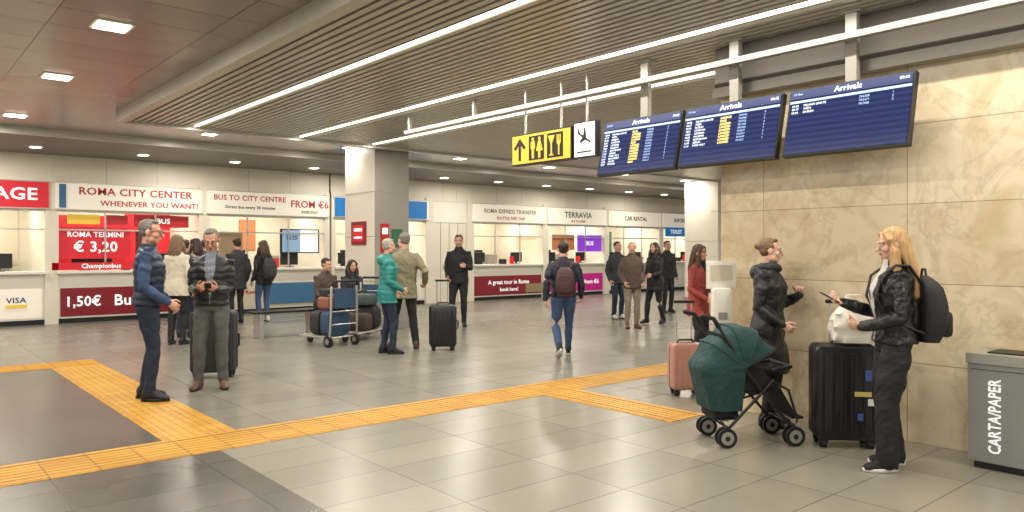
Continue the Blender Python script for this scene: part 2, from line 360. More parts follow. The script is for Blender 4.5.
def tv(yc,rows,tilt=14,yellowcol=True):
    zc=2.555
    e=empty('flight_information_display',(5.84,yc,zc))
    RT=Matrix.Rotation(R(tilt),4,'Y')
    m=MB(); m.bx(0,.06,-.5,.5,-.29,.29,dark); m.bx(-.006,0,-.485,.485,-.275,.275,scr); m.bx(-.009,-.006,-.485,.485,.2,.275,hdr); m.bx(-.0085,-.006,-.485,.485,.165,.185,tB)
    m.bx(.06,.1,-.2,.2,-.15,.15,grey)
    p=m.obj('panel',parent=e,smooth=False); p.matrix_local=RT
    k=MB(); k.bx(.09,.15,-.045,.045,.05,3.398-zc,alu); k.bx(.06,.18,-.09,.09,3.38-zc,3.398-zc,alu); k.bx(.05,.15,-.12,.12,.0,.1,grey)
    k.obj('bracket',parent=e,smooth=False)
    def T(y,z): return RT@Matrix.Translation((-.012,y,z))@BASE_X
    text('title','Arrivals',.068,tW,T(0,.236),e); text('clock','09:13',.032,tW,T(-.43,.24),e); text('date','13 Nov',.026,tB,T(.42,.24),e)
    L=rows
    text('flights','\n'.join('%02d:%02d'%(9+i//3,(i*17)%60) for i in range(L)),.026,tW,T(.46,.15),e,ax='LEFT',ay='TOP',ls=1.12,bold=0)
    text('origin','\n'.join(cities[(i*5)%13] for i in range(L)),.026,tW,T(.36,.15),e,ax='LEFT',ay='TOP',ls=1.12,bold=0)
    if yellowcol: text('status','\n'.join(random.choice(['LANDED','LANDED','08:55','LANDED']) for i in range(L)),.028,tY,T(.09,.15),e,ax='LEFT',ay='TOP',ls=1.04,bold=.03)
    text('flight_numbers','\n'.join('FR%d'%random.randint(1000,9999) for i in range(L)),.026,tB,T(-.1,.15),e,ax='LEFT',ay='TOP',ls=1.12,bold=0)
    text('gates','\n'.join('%d'%random.randint(1,9) for i in range(L)),.026,tB,T(-.35,.15),e,ax='LEFT',ay='TOP',ls=1.12,bold=0)
for yc,r,yc2 in [(2.82,3,False),(3.885,9,True),(4.92,12,True)]: tv(yc,r,yellowcol=yc2)
# hanging wayfinding sign
sy=E('sign_yellow',(232,186,54),.45)
e=empty('wayfinding_sign',(5.9,6.38,2.68))
m=MB(); m.bx(-.04,.06,-.5,.5,-.18,.18,dark); m.bx(-.05,-.04,-.485,.485,-.165,.165,sy)
def poly(m,pts,x,mat,du=0,dv=0,s=1):
    P=[(x,-(p[0]*s+du),p[1]*s+dv) for p in pts]; Q=[(x-.003,a[1],a[2]) for a in P]; n=len(P)
    m.add(P+Q,[list(range(n)),list(range(n,2*n))[::-1]]+[[i,(i+1)%n,n+(i+1)%n,n+i] for i in range(n)],mat)
def disc(m,r,x,mat,du,dv): poly(m,[(r*math.cos(2*math.pi*i/14),r*math.sin(2*math.pi*i/14)) for i in range(14)],x,mat,du,dv)
poly(m,[(-.022,-.13),(.022,-.13),(.022,.05),(.075,-.005),(.105,.022),(0,.135),(-.105,.022),(-.075,-.005),(-.022,.05)],-.05,textK,-.35,0)
for du in (-.06,.25):
    poly(m,[(-.13,-.14),(.13,-.14),(.13,.14),(-.13,.14)],-.05,textK,du,0)
disc(m,.02,-.054,sy,-.115,.1); poly(m,[(-.035,.075),(.035,.075),(.035,-.01),(.018,-.01),(.018,-.12),(-.018,-.12),(-.018,-.01),(-.035,-.01)],-.054,sy,-.115,0)
disc(m,.02,-.054,sy,-.005,.1); poly(m,[(-.02,.075),(.02,.075),(.055,-.04),(.018,-.04),(.018,-.12),(-.018,-.12),(-.018,-.04),(-.055,-.04)],-.054,sy,-.005,0)
poly(m,[(-.055,.11),(.055,.11),(.01,.02),(.01,-.09),(.04,-.115),(-.04,-.115),(-.01,-.09),(-.01,.02)],-.054,sy,.195,0)
poly(m,[(-.03,.11),(-.018,.11),(-.018,.04),(-.006,.04),(-.006,.11),(.006,.11),(.006,.04),(.018,.04),(.018,.11),(.03,.11),(.03,.02),(.01,-.01),(.01,-.115),(-.01,-.115),(-.01,-.01),(-.03,.02)],-.054,sy,.315,0)
for y in (-.3,.3): m.bx(-.01,.01,y-.01,y+.01,.18,.718,steel)
m.obj('board',parent=e,smooth=False)
m=MB(); m.bx(-.04,.04,-.16,.16,-.2,.18,dark); m.bx(-.045,-.04,-.15,.15,-.19,.17,whiteE)
cc,ss=math.cos(R(-32)),math.sin(R(-32))
pl=[(-.14,.012),(-.155,.05),(-.135,.05),(-.105,.014),(-.03,.014),(-.07,.11),(-.045,.11),(.035,.014),(.11,.012),(.14,0),(.11,-.012),(.035,-.014),(-.02,-.09),(-.045,-.09),(-.03,-.014),(-.14,-.008)]
poly(m,[((u*cc-v*ss)*.85,(u*ss+v*cc)*.85) for u,v in pl],-.045,textK,0,.01)
m.bx(-.048,-.045,-.11,.11,-.15,-.135,textK)
m.bx(-.01,.01,-.01,.01,.18,.698,steel)
m.obj('lit_pictogram_sign',(5.9,5.68,2.7),smooth=False)
# ---------------------------------------------------------------- recycling bin
e=empty('recycling_bin',(6.0,1.56,0))
bm_=M('bin_sheet_metal',(152,153,148),.36,.35,var=.12,vscale=5); bmt=M('bin_lid_metal',(172,170,163),.35,.4)
m=MB(); m.bx(-.2,.17,-.38,.38,.05,.72,bm_); m.bx(-.21,.18,-.39,.39,.72,.79,bmt); m.bx(-.17,.14,-.35,.35,0,.05,dark)
m.bx(-.13,.1,-.28,-.02,.789,.8,dark); m.bx(-.13,.1,.04,.28,.789,.8,dark); m.bx(-.204,-.2,-.36,.36,.68,.684,dark); m.bx(-.204,-.2,-.004,.004,.06,.7,grey)
m.obj('body',parent=e,smooth=False,bevel=.008)
text('lettering','CARTA/PAPER',.105,textW,Matrix.Translation((-.206,.21,.37))@BASE_X@Matrix.Rotation(R(90),4,'Z'),e,sx=.74)
# ---------------------------------------------------------------- sanitiser stand
m=MB(); m.bx(-.16,.16,-.14,.14,0,.012,steel); m.cyl((0,0,0),(0,0,1.0),.022,white); m.rbox((0,-.03,.98),(.17,.14,.34),.03,.012,white)
m.rbox((0,-.02,1.27),(.27,.015,.26),.01,.004,white); m.bx(-.1,.1,-.032,-.028,1.22,1.36,pale); m.bx(-.04,.04,-.11,-.10,.87,.93,grey); m.bx(-.09,.09,-.14,0,.79,.8,steel)
m.obj('hand_sanitiser_stand',(6.0,4.07,0),R(-45))
# ---------------------------------------------------------------- suitcases
def suitcase(loc,rot,w,d,h,mat,handle=.35,ribs=6,name='suitcase',tag=None):
    m=MB(); z0=.06
    m.rbox((0,0,z0+h/2),(w,d,h),.05,.035,mat)
    for i in range(ribs):
        x=-w/2+w*(i+.5)/ribs
        for sg in (-1,1): m.rbox((x,sg*(d/2-.001),z0+h/2),(w/ribs*.55,.014,h*.84),.008,.005,mat)
    m.rbox((0,0,z0+h/2),(w+.006,.012,h+.006),.052,.003,dark)
    for sx in (-1,1):
        for sy_ in (-1,1):
            c=Vector((sx*(w/2-.06),sy_*(d/2-.05),.03)); m.cyl(c-Vector((.022,0,0)),c+Vector((.022,0,0)),.03,black,14); m.bx(c.x-.03,c.x+.03,c.y-.02,c.y+.02,.03,z0+.01,dark)
    if handle:
        for sx in (-1,1): m.cyl((sx*.08,d/2-.06,z0+h-.02),(sx*.08,d/2-.06,z0+h+handle),.009,steel,10)
        m.rbox((0,d/2-.06,z0+h+handle),(.22,.035,.03),.012,.006,dark)
    m.tube([(-.09,0,z0+h),(-.07,0,z0+h+.03),(.07,0,z0+h+.03),(.09,0,z0+h)],.011,dark,8)
    m.tube([(w/2,0,z0+h*.4),(w/2+.03,0,z0+h*.43),(w/2+.03,0,z0+h*.6),(w/2,0,z0+h*.63)],.011,dark,8)
    if tag:
        for (x,z,ww,hh,mt) in tag: m.bx(x-ww/2,x+ww/2,-d/2-.016,-d/2-.01,z-hh/2,z+hh/2,mt)
    return m.obj(name,loc,rot)
sc_black=M('suitcase_black_shell',(26,26,30),.35,var=.1); sc_dark=M('suitcase_dark_fabric',(44,42,42),.7,bump=.2); sc_pink=M('suitcase_rose_shell',(182,136,124),.35)
sc_blue=M('luggage_blue',(44,72,100),.6,var=.2); sc_org=M('luggage_orange',(140,88,70),.6,var=.2); sc_br=M('luggage_brown',(74,60,52),.7,var=.2)
sc_red=M('luggage_red',(96,54,52),.6,var=.2); sc_grn=M('luggage_green',(66,80,76),.7,var=.2)
tagw=M('tag_white',(215,215,210),.5); tagb=M('tag_blue',(60,90,150),.5); tagy=M('tag_yellow',(200,186,110),.5)
suitcase((5.70,2.77,0),R(-48),.46,.27,.72,sc_black,.32,6,tag=[(.1,.42,.12,.035,tagy),(.14,.56,.05,.08,tagb),(.16,.36,.05,.05,tagw),(.08,.25,.04,.05,tagb)])
suitcase((6.45,4.80,0),R(-35),.34,.22,.48,sc_pink,.42,6)
suitcase((3.12,9.12,0),R(-30),.5,.3,.72,sc_dark,.0,4)
suitcase((6.55,9.30,0),R(-30),.40,.26,.62,sc_black,.36,5)
def bag(name,loc,rot,w,d,h,mat,seed=0):
    m=MB(); rings=[]
    for k in range(13):
        t=k/12; z=h*t; s=.9+.18*math.sin(t*math.pi)-(.45*max(0,t-.6)/.4)
        ring=[]
        for j in range(32):
            a=2*math.pi*j/32; q=.5
            x=w/2*s*math.copysign(abs(math.cos(a))**q,math.cos(a)); y=d/2*s*math.copysign(abs(math.sin(a))**q,math.sin(a))
            n=noise.noise(Vector((x*18+seed,y*18,z*16)))*.028
            ring.append(Vector((x+n,y+n,z+(n*.5 if k else 0))))
        rings.append(ring)
    m.loft(rings,mat)
    for sg in (-1,1): m.tube([(-w*.22,sg*d*.15,h*.94),(-w*.12,sg*d*.18,h*1.2),(w*.12,sg*d*.18,h*1.2),(w*.22,sg*d*.15,h*.94)],.012,mat,8,flat=(1,.4))
    return m.obj(name,loc,rot)
bag('plastic_shopping_bag',(5.72,2.70,.797),R(-48),.32,.17,.30,M('white_plastic',(222,217,205),.4,var=.1,vscale=12),3)
# ---------------------------------------------------------------- stroller
teal=M('stroller_teal_fabric',(26,62,62),.75,var=.2,vscale=8,bump=.6,bscale=18,bdist=.03); sblk=M('stroller_black_fabric',(20,20,22),.8,bump=.2)
m=MB()
for sx in (-1,1):
    x=sx*.2
    m.tube([(x,.27,.12),(x*1.08,-.1,.56),(x*1.02,-.33,.92)],.012,dark,10)
    m.tube([(x*1.02,-.33,.92),(x*1.02,-.37,.98),(x*1.0,-.45,1.0)],.018,black,10)
    m.tube([(x,-.27,.12),(x*1.06,.1,.5)],.012,dark,10)
    m.tube([(x,.27,.12),(x*1.0,.3,.2),(x*.9,.24,.42),(x*.95,.1,.5)],.010,dark,10)
    m.tube([(x,-.24,.2),(-x,-.25,.14)],.007,steel,8); m.tube([(x,.1,.44),(-x,-.2,.22)],.008,dark,8)
    for yy in (-.27,.27):
        for dx in (-.028,.028):
            c=Vector((x+dx,yy,.075))
            m.cyl(c-Vector((.011,0,0)),c+Vector((.011,0,0)),.075,black,28); m.cyl(c-Vector((.013,0,0)),c+Vector((.013,0,0)),.05,grey,20); m.cyl(c-Vector((.016,0,0)),c+Vector((.016,0,0)),.02,dark,14)
        m.cyl((x-.04,yy,.075),(x+.04,yy,.075),.01,steel,10); m.tube([(x,yy,.075),(x,yy*.99,.15)],.016,dark,10)
m.cyl((-.2,.27,.16),(.2,.27,.16),.009,dark,10); m.cyl((-.2,-.27,.16),(.2,-.27,.16),.009,dark,10)
def slab(pts,w,t,mat):
    rings=[]
    for (y,z) in pts: rings.append([Vector((-w,y,z-t)),Vector((w,y,z-t)),Vector((w*1.03,y,z)),Vector((w,y,z+t)),Vector((-w,y,z+t)),Vector((-w*1.03,y,z))])
    m.loft(rings,mat)
slab([(-.28,.84),(-.22,.68),(-.14,.46),(-.06,.4),(.1,.43),(.18,.42),(.24,.32),(.30,.22)],.175,.014,sblk)
m.rbox((0,.33,.2),(.3,.1,.02),.01,.005,dark)
for sx in(-1,1):
    m.add([(sx*.185,-.28,.8),(sx*.185,-.12,.42),(sx*.185,.16,.44),(sx*.185,.05,.56),(sx*.185,-.16,.72)],[[0,1,2,3,4]],sblk)
m.tube([(-.2,.1,.58),(-.17,.26,.6),(.17,.26,.6),(.2,.1,.58)],.016,black,10)
def hoodpt(th,ph):
    piv=Vector((0,-.12,.60)); dr=Vector((0,-math.cos(th),math.sin(th)))
    Rr=.345-.05*abs(math.sin(2*th))*(1 if th>0 else 0)
    sag=1-.07*abs(math.sin(th*180/math.pi/38*math.pi))
    x=.225*math.copysign(min(1,abs(math.sin(ph))**.55),math.sin(ph)); c=max(0,math.cos(ph))**.42
    if th<0:
        k=-th/R(70); wv=.012*math.sin(ph*7)*k
        return Vector((x*(1-.12*k)+wv,-.12-.345*c*(1-.25*k)+wv,.60-.33*k))
    return piv+Vector((x,0,0))+dr*Rr*c*sag
NT=40; NP=30; vs=[];fs=[]
ths=[R(-70+222*i/NT) for i in range(NT+1)]
for th in ths:
    for j in range(NP+1): vs.append(hoodpt(th,R(-90+180*j/NP)))
for i in range(NT):
    for j in range(NP):
        a=i*(NP+1)+j; fs.append([a,a+1,a+NP+2,a+NP+1])
m.add(vs,fs,teal)
for th in (R(38),R(76),R(114),R(152)):
    m.tube([hoodpt(th,R(-88+176*j/20))*1.0 for j in range(21)],.008 if th<R(150) else .013,teal if th<R(150) else sblk,8)
m.rbox((0,-.24,.27),(.3,.2,.16),.03,.02,sblk)
m.obj('baby_stroller',(5.29,3.33,0),math.atan2(-.56,.83)-math.pi/2)
# ---------------------------------------------------------------- luggage trolleys
def trolley(loc,rot,load):
    e=empty('luggage_trolley',loc,rot); m=MB()
    for sx in(-1,1):
        m.tube([(sx*.24,-.42,.95),(sx*.25,-.42,.5),(sx*.26,-.4,.16),(sx*.24,.1,.14),(sx*.16,.5,.13)],.018,steel,10)
        c=Vector((sx*.26,-.36,.09)); m.cyl(c-Vector((.02,0,0)),c+Vector((.02,0,0)),.09,black,20); m.cyl(c-Vector((.023,0,0)),c+Vector((.023,0,0)),.045,grey,14)
    c=Vector((0,.46,.06)); m.cyl(c-Vector((.02,0,0)),c+Vector((.02,0,0)),.06,black,18); m.bx(-.025,.025,.42,.5,.06,.13,dark)
    m.tube([(-.24,-.42,.95),(-.22,-.47,1.02),(.22,-.47,1.02),(.24,-.42,.95)],.02,dark,10)
    for k in range(6): m.tube([(-.24+k*.006,-.36+k*.15,.145),(.24-k*.006,-.36+k*.15,.145)],.009,steel,8)
    for z in (.35,.55): m.tube([(-.25,-.41,z),(.25,-.41,z)],.01,steel,8)
    m.bx(-.2,.2,-.45,-.43,.6,.9,sc_blue); m.tube([(-.2,-.42,.82),(-.2,-.28,.8),(.2,-.28,.8),(.2,-.42,.82)],.008,steel,8)
    m.obj('frame',parent=e)
    k=MB()
    for (c,s_,mt) in load:
        k.rbox(c,s_,min(s_[0],s_[2])*.28,.05,mt); k.box((c[0],c[1]-s_[1]/2-.004,c[2]),(s_[0]*.6,.02,s_[2]*.5),mt); k.tube([(c[0]-.08,c[1],c[2]+s_[2]/2),(c[0]-.05,c[1],c[2]+s_[2]/2+.05),(c[0]+.05,c[1],c[2]+s_[2]/2+.05),(c[0]+.08,c[1],c[2]+s_[2]/2)],.012,dark,8)
    k.obj('luggage_load',parent=e)
trolley((5.55,11.05,0),R(10),[((0,-.2,.36),(.46,.22,.42),sc_blue),((0,.08,.35),(.44,.24,.38),sc_dark),((0,-.14,.67),(.42,.3,.2),sc_org),((0,-.1,.83),(.34,.24,.13),sc_dark)])
trolley((6.30,11.35,0),R(120),[((0,-.2,.36),(.48,.24,.4),sc_dark),((0,.08,.3),(.46,.26,.3),sc_br),((0,-.12,.66),(.4,.28,.2),sc_grn)])
m=MB(); m.bx(-1.1,1.1,-.2,.2,.42,.455,dark)
for x in(-.95,0,.95): m.bx(x-.03,x+.03,-.16,.16,0,.42,steel)
m.obj('waiting_bench',(6.0,12.6,0),0,bevel=.005)
# ---------------------------------------------------------------- people
def remesh(mb,vox,it=3,fac=.5):
    me=bpy.data.meshes.new('t'); me.from_pydata([tuple(p) for p in mb.v],[],mb.f); me.update()
    ob=bpy.data.objects.new('t',me); COL.objects.link(ob)
    r=ob.modifiers.new('r','REMESH'); r.mode='VOXEL'; r.voxel_size=vox; r.adaptivity=0
    if it: s=ob.modifiers.new('s','SMOOTH'); s.iterations=it; s.factor=fac
    dg=bpy.context.evaluated_depsgraph_get(); dg.update()
    m2=bpy.data.meshes.new_from_object(ob.evaluated_get(dg))
    n=len(m2.vertices); co=np.empty(n*3); m2.vertices.foreach_get('co',co); co=co.reshape(-1,3)
    no=np.array([tuple(v.normal) for v in m2.vertices]).reshape(-1,3)
    fs=[list(p.vertices) for p in m2.polygons]
    bpy.data.objects.remove(ob); bpy.data.meshes.remove(me); bpy.data.meshes.remove(m2)
    return co,no,fs
def ik(S,W,l1,l2,pole):
    d=W-S; L=d.length
    if L>(l1+l2)*.998: W=S+d.normalized()*(l1+l2)*.998; d=W-S; L=d.length
    u=d.normalized(); a=(l1*l1-l2*l2+L*L)/(2*L); h=math.sqrt(max(0,l1*l1-a*a))
    p=pole-u*pole.dot(u); p=p.normalized() if p.length>1e-5 else Vector((0,-1,0))
    return S+u*a+p*h,W
def SK(k='a'):
    t={'a':(204,154,130),'b':(194,144,120),'c':(216,172,150)}[k]
    return M('skin_'+k,t,.5,var=.08,vscale=25)
eyew=M('eye_white',(230,225,218),.3); iris=M('iris',(40,28,20),.2); lips=M('lips',(165,86,82),.45); zipm=M('zip_metal',(120,118,112),.35,.7)
def person(name,loc,face,H=1.75,vox=.012,sex='m',skin='a',topm=None,sleeve=None,puff=0,hem=.80,bulk=1.0,inner=None,
           pants=None,legw=1.0,shoem=None,solem=None,hair='short',hairm=None,
           hands=((.24,.05,.88),(-.24,.05,.88)),hdir=(None,None),palm=(None,None),curl=(.45,.45),pole=(None,None),
           feet=((.1,0,.09,10,0),(-.1,0,.09,-10,0)),hipz=.92,hipxy=(0,0),lean=0,head=(0,0),glasses=False,scarf=None,beard=None,collar=1.0,hood=None):
    S=H/1.75; near=vox<.014; dz=hipz-.92; seed=loc[0]*3.1
    out_v=[];out_f=[];out_m=[];mats=[]; cnt=[0]
    def put(co,fs,mat,matf=None):
        if mat not in mats: mats.append(mat)
        k=mats.index(mat); o=cnt[0]
        out_v.extend(map(tuple,co))
        for f in fs: out_f.append([i+o for i in f])
        if matf is None: out_m.extend([k]*len(fs))
        else:
            m2,fn=matf
            if m2 not in mats: mats.append(m2)
            k2=mats.index(m2)
            c=np.array([np.mean(co[f],axis=0) for f in fs]); sel=fn(c)
            out_m.extend([k2 if q else k for q in sel])
        cnt[0]+=len(co)
    def putmb(mb,mat): put(np.array([tuple(p) for p in mb.v]),mb.f,mat)
    hip=Vector((hipxy[0],hipxy[1],hipz)); Rl=Matrix.Rotation(R(-lean),4,'X')
    U=Matrix.Translation(hip)@Rl@Matrix.Translation((0,0,-.92))
    fem=sex=='f'
    sw=.165 if fem else .185
    def ringz(z,rx,ry,y=0,leanit=True,n=22):
        out=[]
        for j in range(n):
            a=2*math.pi*j/n; q=.85
            p=Vector((rx*math.copysign(abs(math.cos(a))**q,math.cos(a)),y+ry*math.copysign(abs(math.sin(a))**q,math.sin(a)),z))
            out.append(U@p if leanit else Vector((p.x+hip.x,p.y+hip.y,p.z+dz)))
        return out
    b=bulk
    if fem: prof=[(.80,.172,.122,-.01),(.92,.175,.128,-.012),(1.08,.142,.108,0),(1.2,.155,.118,.012),(1.30,.165,.125,.018),(1.38,.165,.108,.0),(1.43,.12,.082,-.008)]
    else: prof=[(.80,.170,.122,0),(.92,.172,.126,0),(1.08,.165,.122,.008),(1.2,.178,.128,.01),(1.30,.192,.13,.008),(1.39,.19,.108,-.002),(1.445,.13,.082,-.01)]
    T=MB(); rings=[]
    if hem<.80:
        zz=np.linspace(hem,.80,max(2,int((.8-hem)/.08)+1))[:-1]
        for z in zz:
            f=(0.8-z)/.4; rings.append(ringz(z,(.178+.035*f)*b,(.132+.035*f)*b,.0,False))
    for (z,rx,ry,y) in prof:
        if z>=hem-.001 or abs(z-.92)<.001 or z>.92: rings.append(ringz(max(z,hem) if z<.9 else z,rx*b,ry*b,y))
    cs=1+.25*(b-1)
    rings.append(ringz(1.475,.082*cs*collar,.078*cs*collar,-.008)); rings.append(ringz(1.475+.045*collar,.070*cs*collar,.072*cs*collar,-.002))
    T.loft(rings)
    if hood:
        T.M=U; T.ell((0,-.105,1.43),(.12,.07,.075)); T.M=Matrix.Identity(4)
    A=MB(); armj=[]
    for i,sg in enumerate((1,-1)):
        Sh=U@Vector((sg*sw,0,1.385)); W=Vector(hands[i]); W.z+=dz
        pl=Vector(pole[i]) if pole[i] else Vector((sg*.35,-1,-.5))
        Eb,W=ik(Sh,W,.285,.26,pl)
        ar=(.88 if fem else 1)*(1+(b-1)*.8)
        pts=[U@Vector((sg*sw*.6,0,1.37)),Sh,Sh.lerp(Eb,.35),Sh.lerp(Eb,.75),Eb,Eb.lerp(W,.35),Eb.lerp(W,.75),W]
        A.tube(pts,[.06*ar,.068*ar,.062*ar,.054*ar,.052*ar,.050*ar,.043*ar,.038*ar],n=14)
        armj.append((Sh,Eb,W))
    def finish(mb,v,mat,puffy=0,it=3,wr=.006,matf=None,wf=9,ridge=1.1):
        co,no,fs=remesh(mb,v,it)
        d=np.zeros(len(co))
        if wr:
            d+=np.array([noise.noise(Vector((p[0]*wf+seed,p[1]*wf,p[2]*wf*1.1)))*wr*1.4 for p in co])
            if not puffy: d+=np.array([(.5-abs(noise.noise(Vector((p[0]*9+seed,p[1]*9,p[2]*15+p[0]*10+p[1]*6)))*2))*wr*ridge for p in co])
        if puffy: d+=puffy*(np.abs(np.sin(math.pi*(co[:,2]+.008*np.sin(co[:,0]*40))/.075))**.7-.6)
        put(co+no*d[:,None],fs,mat,matf)
    mf=None
    if inner:
        mf=(inner,lambda c:(np.abs(c[:,0]-hip.x)<np.clip((c[:,2]-(1.0+dz))*.16,0,.05)+.004)&(c[:,1]>hip.y+.03)&(c[:,2]>.93+dz))
    if sleeve is None:
        o=len(T.v); T.v+=A.v; T.f+=[[i+o for i in f] for f in A.f]
        finish(T,vox,topm,puff,matf=mf)
    else:
        finish(T,vox,topm,puff,matf=mf); finish(A,vox,sleeve,0)
    L=MB(); feetM=[]
    L.loft([ringz(.86,.152,.112,0),ringz(.95,.162,.118,0),ringz(1.03,.15,.108,0)])
    lr=legw
    for i,sg in enumerate((1,-1)):
        fx,fy,fz,fyaw,fp=feet[i]
        Hp=hip+Vector((sg*.088,0,-.02)); An=Vector((fx,fy,fz))
        Kn,An=ik(Hp,An,.412,.405,Vector((sg*.12,1,0.15)))
        dn=(An-Kn).normalized()
        L.tube([Hp,Hp.lerp(Kn,.3),Hp.lerp(Kn,.7),Kn,Kn.lerp(An,.3),Kn.lerp(An,.7),An+dn*.015],
               [.098,.092*lr**.5,.074*lr,.062*lr,.063*lr,.054*lr**1.3,.049*lr**1.6],n=16)
        FM=Matrix.Translation(An)@Matrix.Rotation(R(-fyaw),4,'Z')@Matrix.Rotation(R(fp),4,'X')
        feetM.append(FM)
    finish(L,vox,pants,0,wr=.007,wf=9,ridge=.55)
    for FM in feetM:
        Fo=MB(); sl=.92 if fem else 1
        prof=[(-.075,.028,.045,-.045),(-.055,.036,.062,-.032),(0,.037,.075,-.02),(.05,.038,.055,-.038),(.11,.045,.038,-.055),(.16,.043,.030,-.063),(.185,.028,.022,-.070)]
        rings=[]
        for (y,rx,rz,z) in prof:
            rings.append([FM@Vector((rx*sl*math.cos(2*math.pi*j/16),y*sl,max(-.075,z+rz*math.sin(2*math.pi*j/16)))) for j in range(16)])
        Fo.loft(rings); Fo.M=FM; Fo.tube([(0,-.015,-.03),(0,-.008,.03)],[.044,.042]); Fo.M=Matrix.Identity(4)
        co,no,fs=remesh(Fo,min(vox,.009),2); put(co,fs,shoem)
        So=MB()
        outl=[]
        for a in range(20):
            t=2*math.pi*a/20; y=.055+.138*math.cos(t); wd=(.043 if y>.04 else .036)*(1 if y<.12 else 1-(y-.12)*2.0)
            outl.append((wd*math.sin(t)*1.05,y*sl))
        So.loft([[FM@Vector((x,y,zz)) for (x,y) in outl] for zz in (-.09,-.064)])
        putmb(So,solem or black)
    sk=SK(skin); hv=.0045 if near else .0065
    for i,sg in enumerate((1,-1)):
        Sh,Eb,W=armj[i]
        f=Vector(hdir[i]).normalized() if hdir[i] else (W-Eb).normalized()
        nrm=Vector(palm[i]) if palm[i] else Vector((-sg,.15,0)); nrm=(nrm-f*nrm.dot(f)).normalized()
        s=f.cross(nrm)*sg; hs=.93 if fem else 1.0
        Hn=MB()
        Hn.tube([W-f*.03,W+f*.01,W+f*.045*hs,W+f*.083*hs],[.024,.027,.038,.036],n=14,flat=(1,.42),ref=nrm)
        for k,off in enumerate((.029,.0098,-.0098,-.028)):
            p=W+f*.082*hs+s*off; a=curl[i]*.4; pts=[p-f*.02,p]; le=(.92,1.05,.98,.78)[k]*hs
            for q,sl in enumerate((.040,.026,.02)):
                a+=curl[i]*(.7,.9,.7)[q]; p=p+(f*math.cos(a)+nrm*math.sin(a)+s*off*1.2).normalized()*sl*le; pts.append(p)
            Hn.tube(pts,[.0095,.0092,.0088,.008,.007],n=8)
        p=W+f*.022+s*.026; pts=[p]
        d1=(f*.62+s*.62+nrm*.45).normalized(); p=p+d1*.042; pts.append(p); d2=(f*.85+s*.25+nrm*.5).normalized(); p=p+d2*.03; pts.append(p); p=p+(f+nrm*.5).normalized()*.022; pts.append(p)
        Hn.tube(pts,[.014,.0115,.010,.008],n=8)
        co,no,fs=remesh(Hn,hv,1,.4); put(co,fs,sk)
    HC=U@Vector((0,.015,1.635)); HM=Matrix.Translation(HC)@Matrix.Rotation(R(head[0]),4,'Z')@Matrix.Rotation(R(-head[1]),4,'X')@Rl.inverted().lerp(Matrix.Identity(4),.4)
    if fem: HM=HM@Matrix.Diagonal((.96,.97,.98,1))
    else: HM=HM@Matrix.Diagonal((1.03,1.03,1.02,1))
    Hd=MB(); Hd.M=HM
    Hd.ell((0,-.012,.03),(.076,.094,.084)); Hd.ell((0,.028,-.03),(.060,.062,.072)); Hd.ell((0,.045,-.075),(.042,.042,.038)); Hd.ell((0,.062,-.095),(.022,.022,.02))
    for sg in(-1,1):
        Hd.ell((sg*.036,.06,-.03),(.026,.026,.026)); Hd.ell((sg*.078,-.008,-.008),(.010,.022,.032)); Hd.ell((sg*.048,.01,-.07),(.02,.04,.03))
        Hd.ell((sg*.03,.078,.024),(.026,.012,.010))
    Hd.tube([(0,.084,.012),(0,.100,-.012),(0,.112,-.03)],[.010,.012,.015],n=10); Hd.ell((0,.086,-.062),(.024,.012,.012))
    Hd.M=Matrix.Identity(4)
    nb=U@Vector((0,-.012,1.42)); Hd.tube([nb,HM@Vector((0,-.02,-.06)),HM@Vector((0,-.015,-.02))],[.06 if not fem else .052,.054 if not fem else .046,.05])
    co,no,fs=remesh(Hd,.0065 if near else .009,2,.5); put(co,fs,sk)
    def hp(mb,mat): putmb(mb,mat)
    Ey=MB(); Ey.M=HM; Ir=MB(); Ir.M=HM; Br=MB(); Br.M=HM; Lp=MB(); Lp.M=HM
    for sg in(-1,1):
        Ey.ell((sg*.031,.0815,.002),(.0135,.008,.0075),n=10,m=6); Ir.ell((sg*.031,.0875,.002),(.0062,.004,.0062),n=8,m=6)
        Br.tube([(sg*.014,.0925,.022),(sg*.032,.0915,.027),(sg*.05,.078,.021)],[.0035,.004,.003],n=6)
    Lp.ell((0,.0945,-.058),(.022,.006,.0045),n=10,m=6); Lp.ell((0,.0945,-.066),(.019,.006,.005),n=10,m=6)
    hp(Ey,eyew); hp(Ir,iris); hp(Br,hairm); hp(Lp,lips)
    if glasses:
        G=MB(); G.M=HM
        for sg in(-1,1):
            pts=[(sg*.033+.024*math.cos(2*math.pi*k/12),.102-.006*abs(math.cos(2*math.pi*k/12)),.0+.017*math.sin(2*math.pi*k/12)) for k in range(13)]
            G.tube(pts,.0022,n=6,cap=False); G.tube([(sg*.057,.096,.005),(sg*.082,.0,.004)],.002,n=6)
        G.tube([(-.01,.104,.003),(.01,.104,.003)],.002,n=6); hp(G,dark)
    Hr=MB(); Hr.M=HM
    if hair in('short','bun'):
        Hr.ell((0,-.026,.045),(.080,.090,.080)); Hr.ell((0,-.046,-.0),(.072,.058,.064)); Hr.ell((.012,.033,.096),(.048,.033,.020))
        for sg in(-1,1): Hr.ell((sg*.068,-.015,.035),(.013,.043,.033))
    elif hair!='bald':
        Hr.ell((0,-.024,.045),(.083,.095,.083)); Hr.ell((0,-.048,-.005),(.074,.062,.078))
        for sg in(-1,1): Hr.ell((sg*.068,-.02,.03),(.02,.05,.045))
    else:
        Hr.ell((0,-.045,.0),(.079,.066,.055))
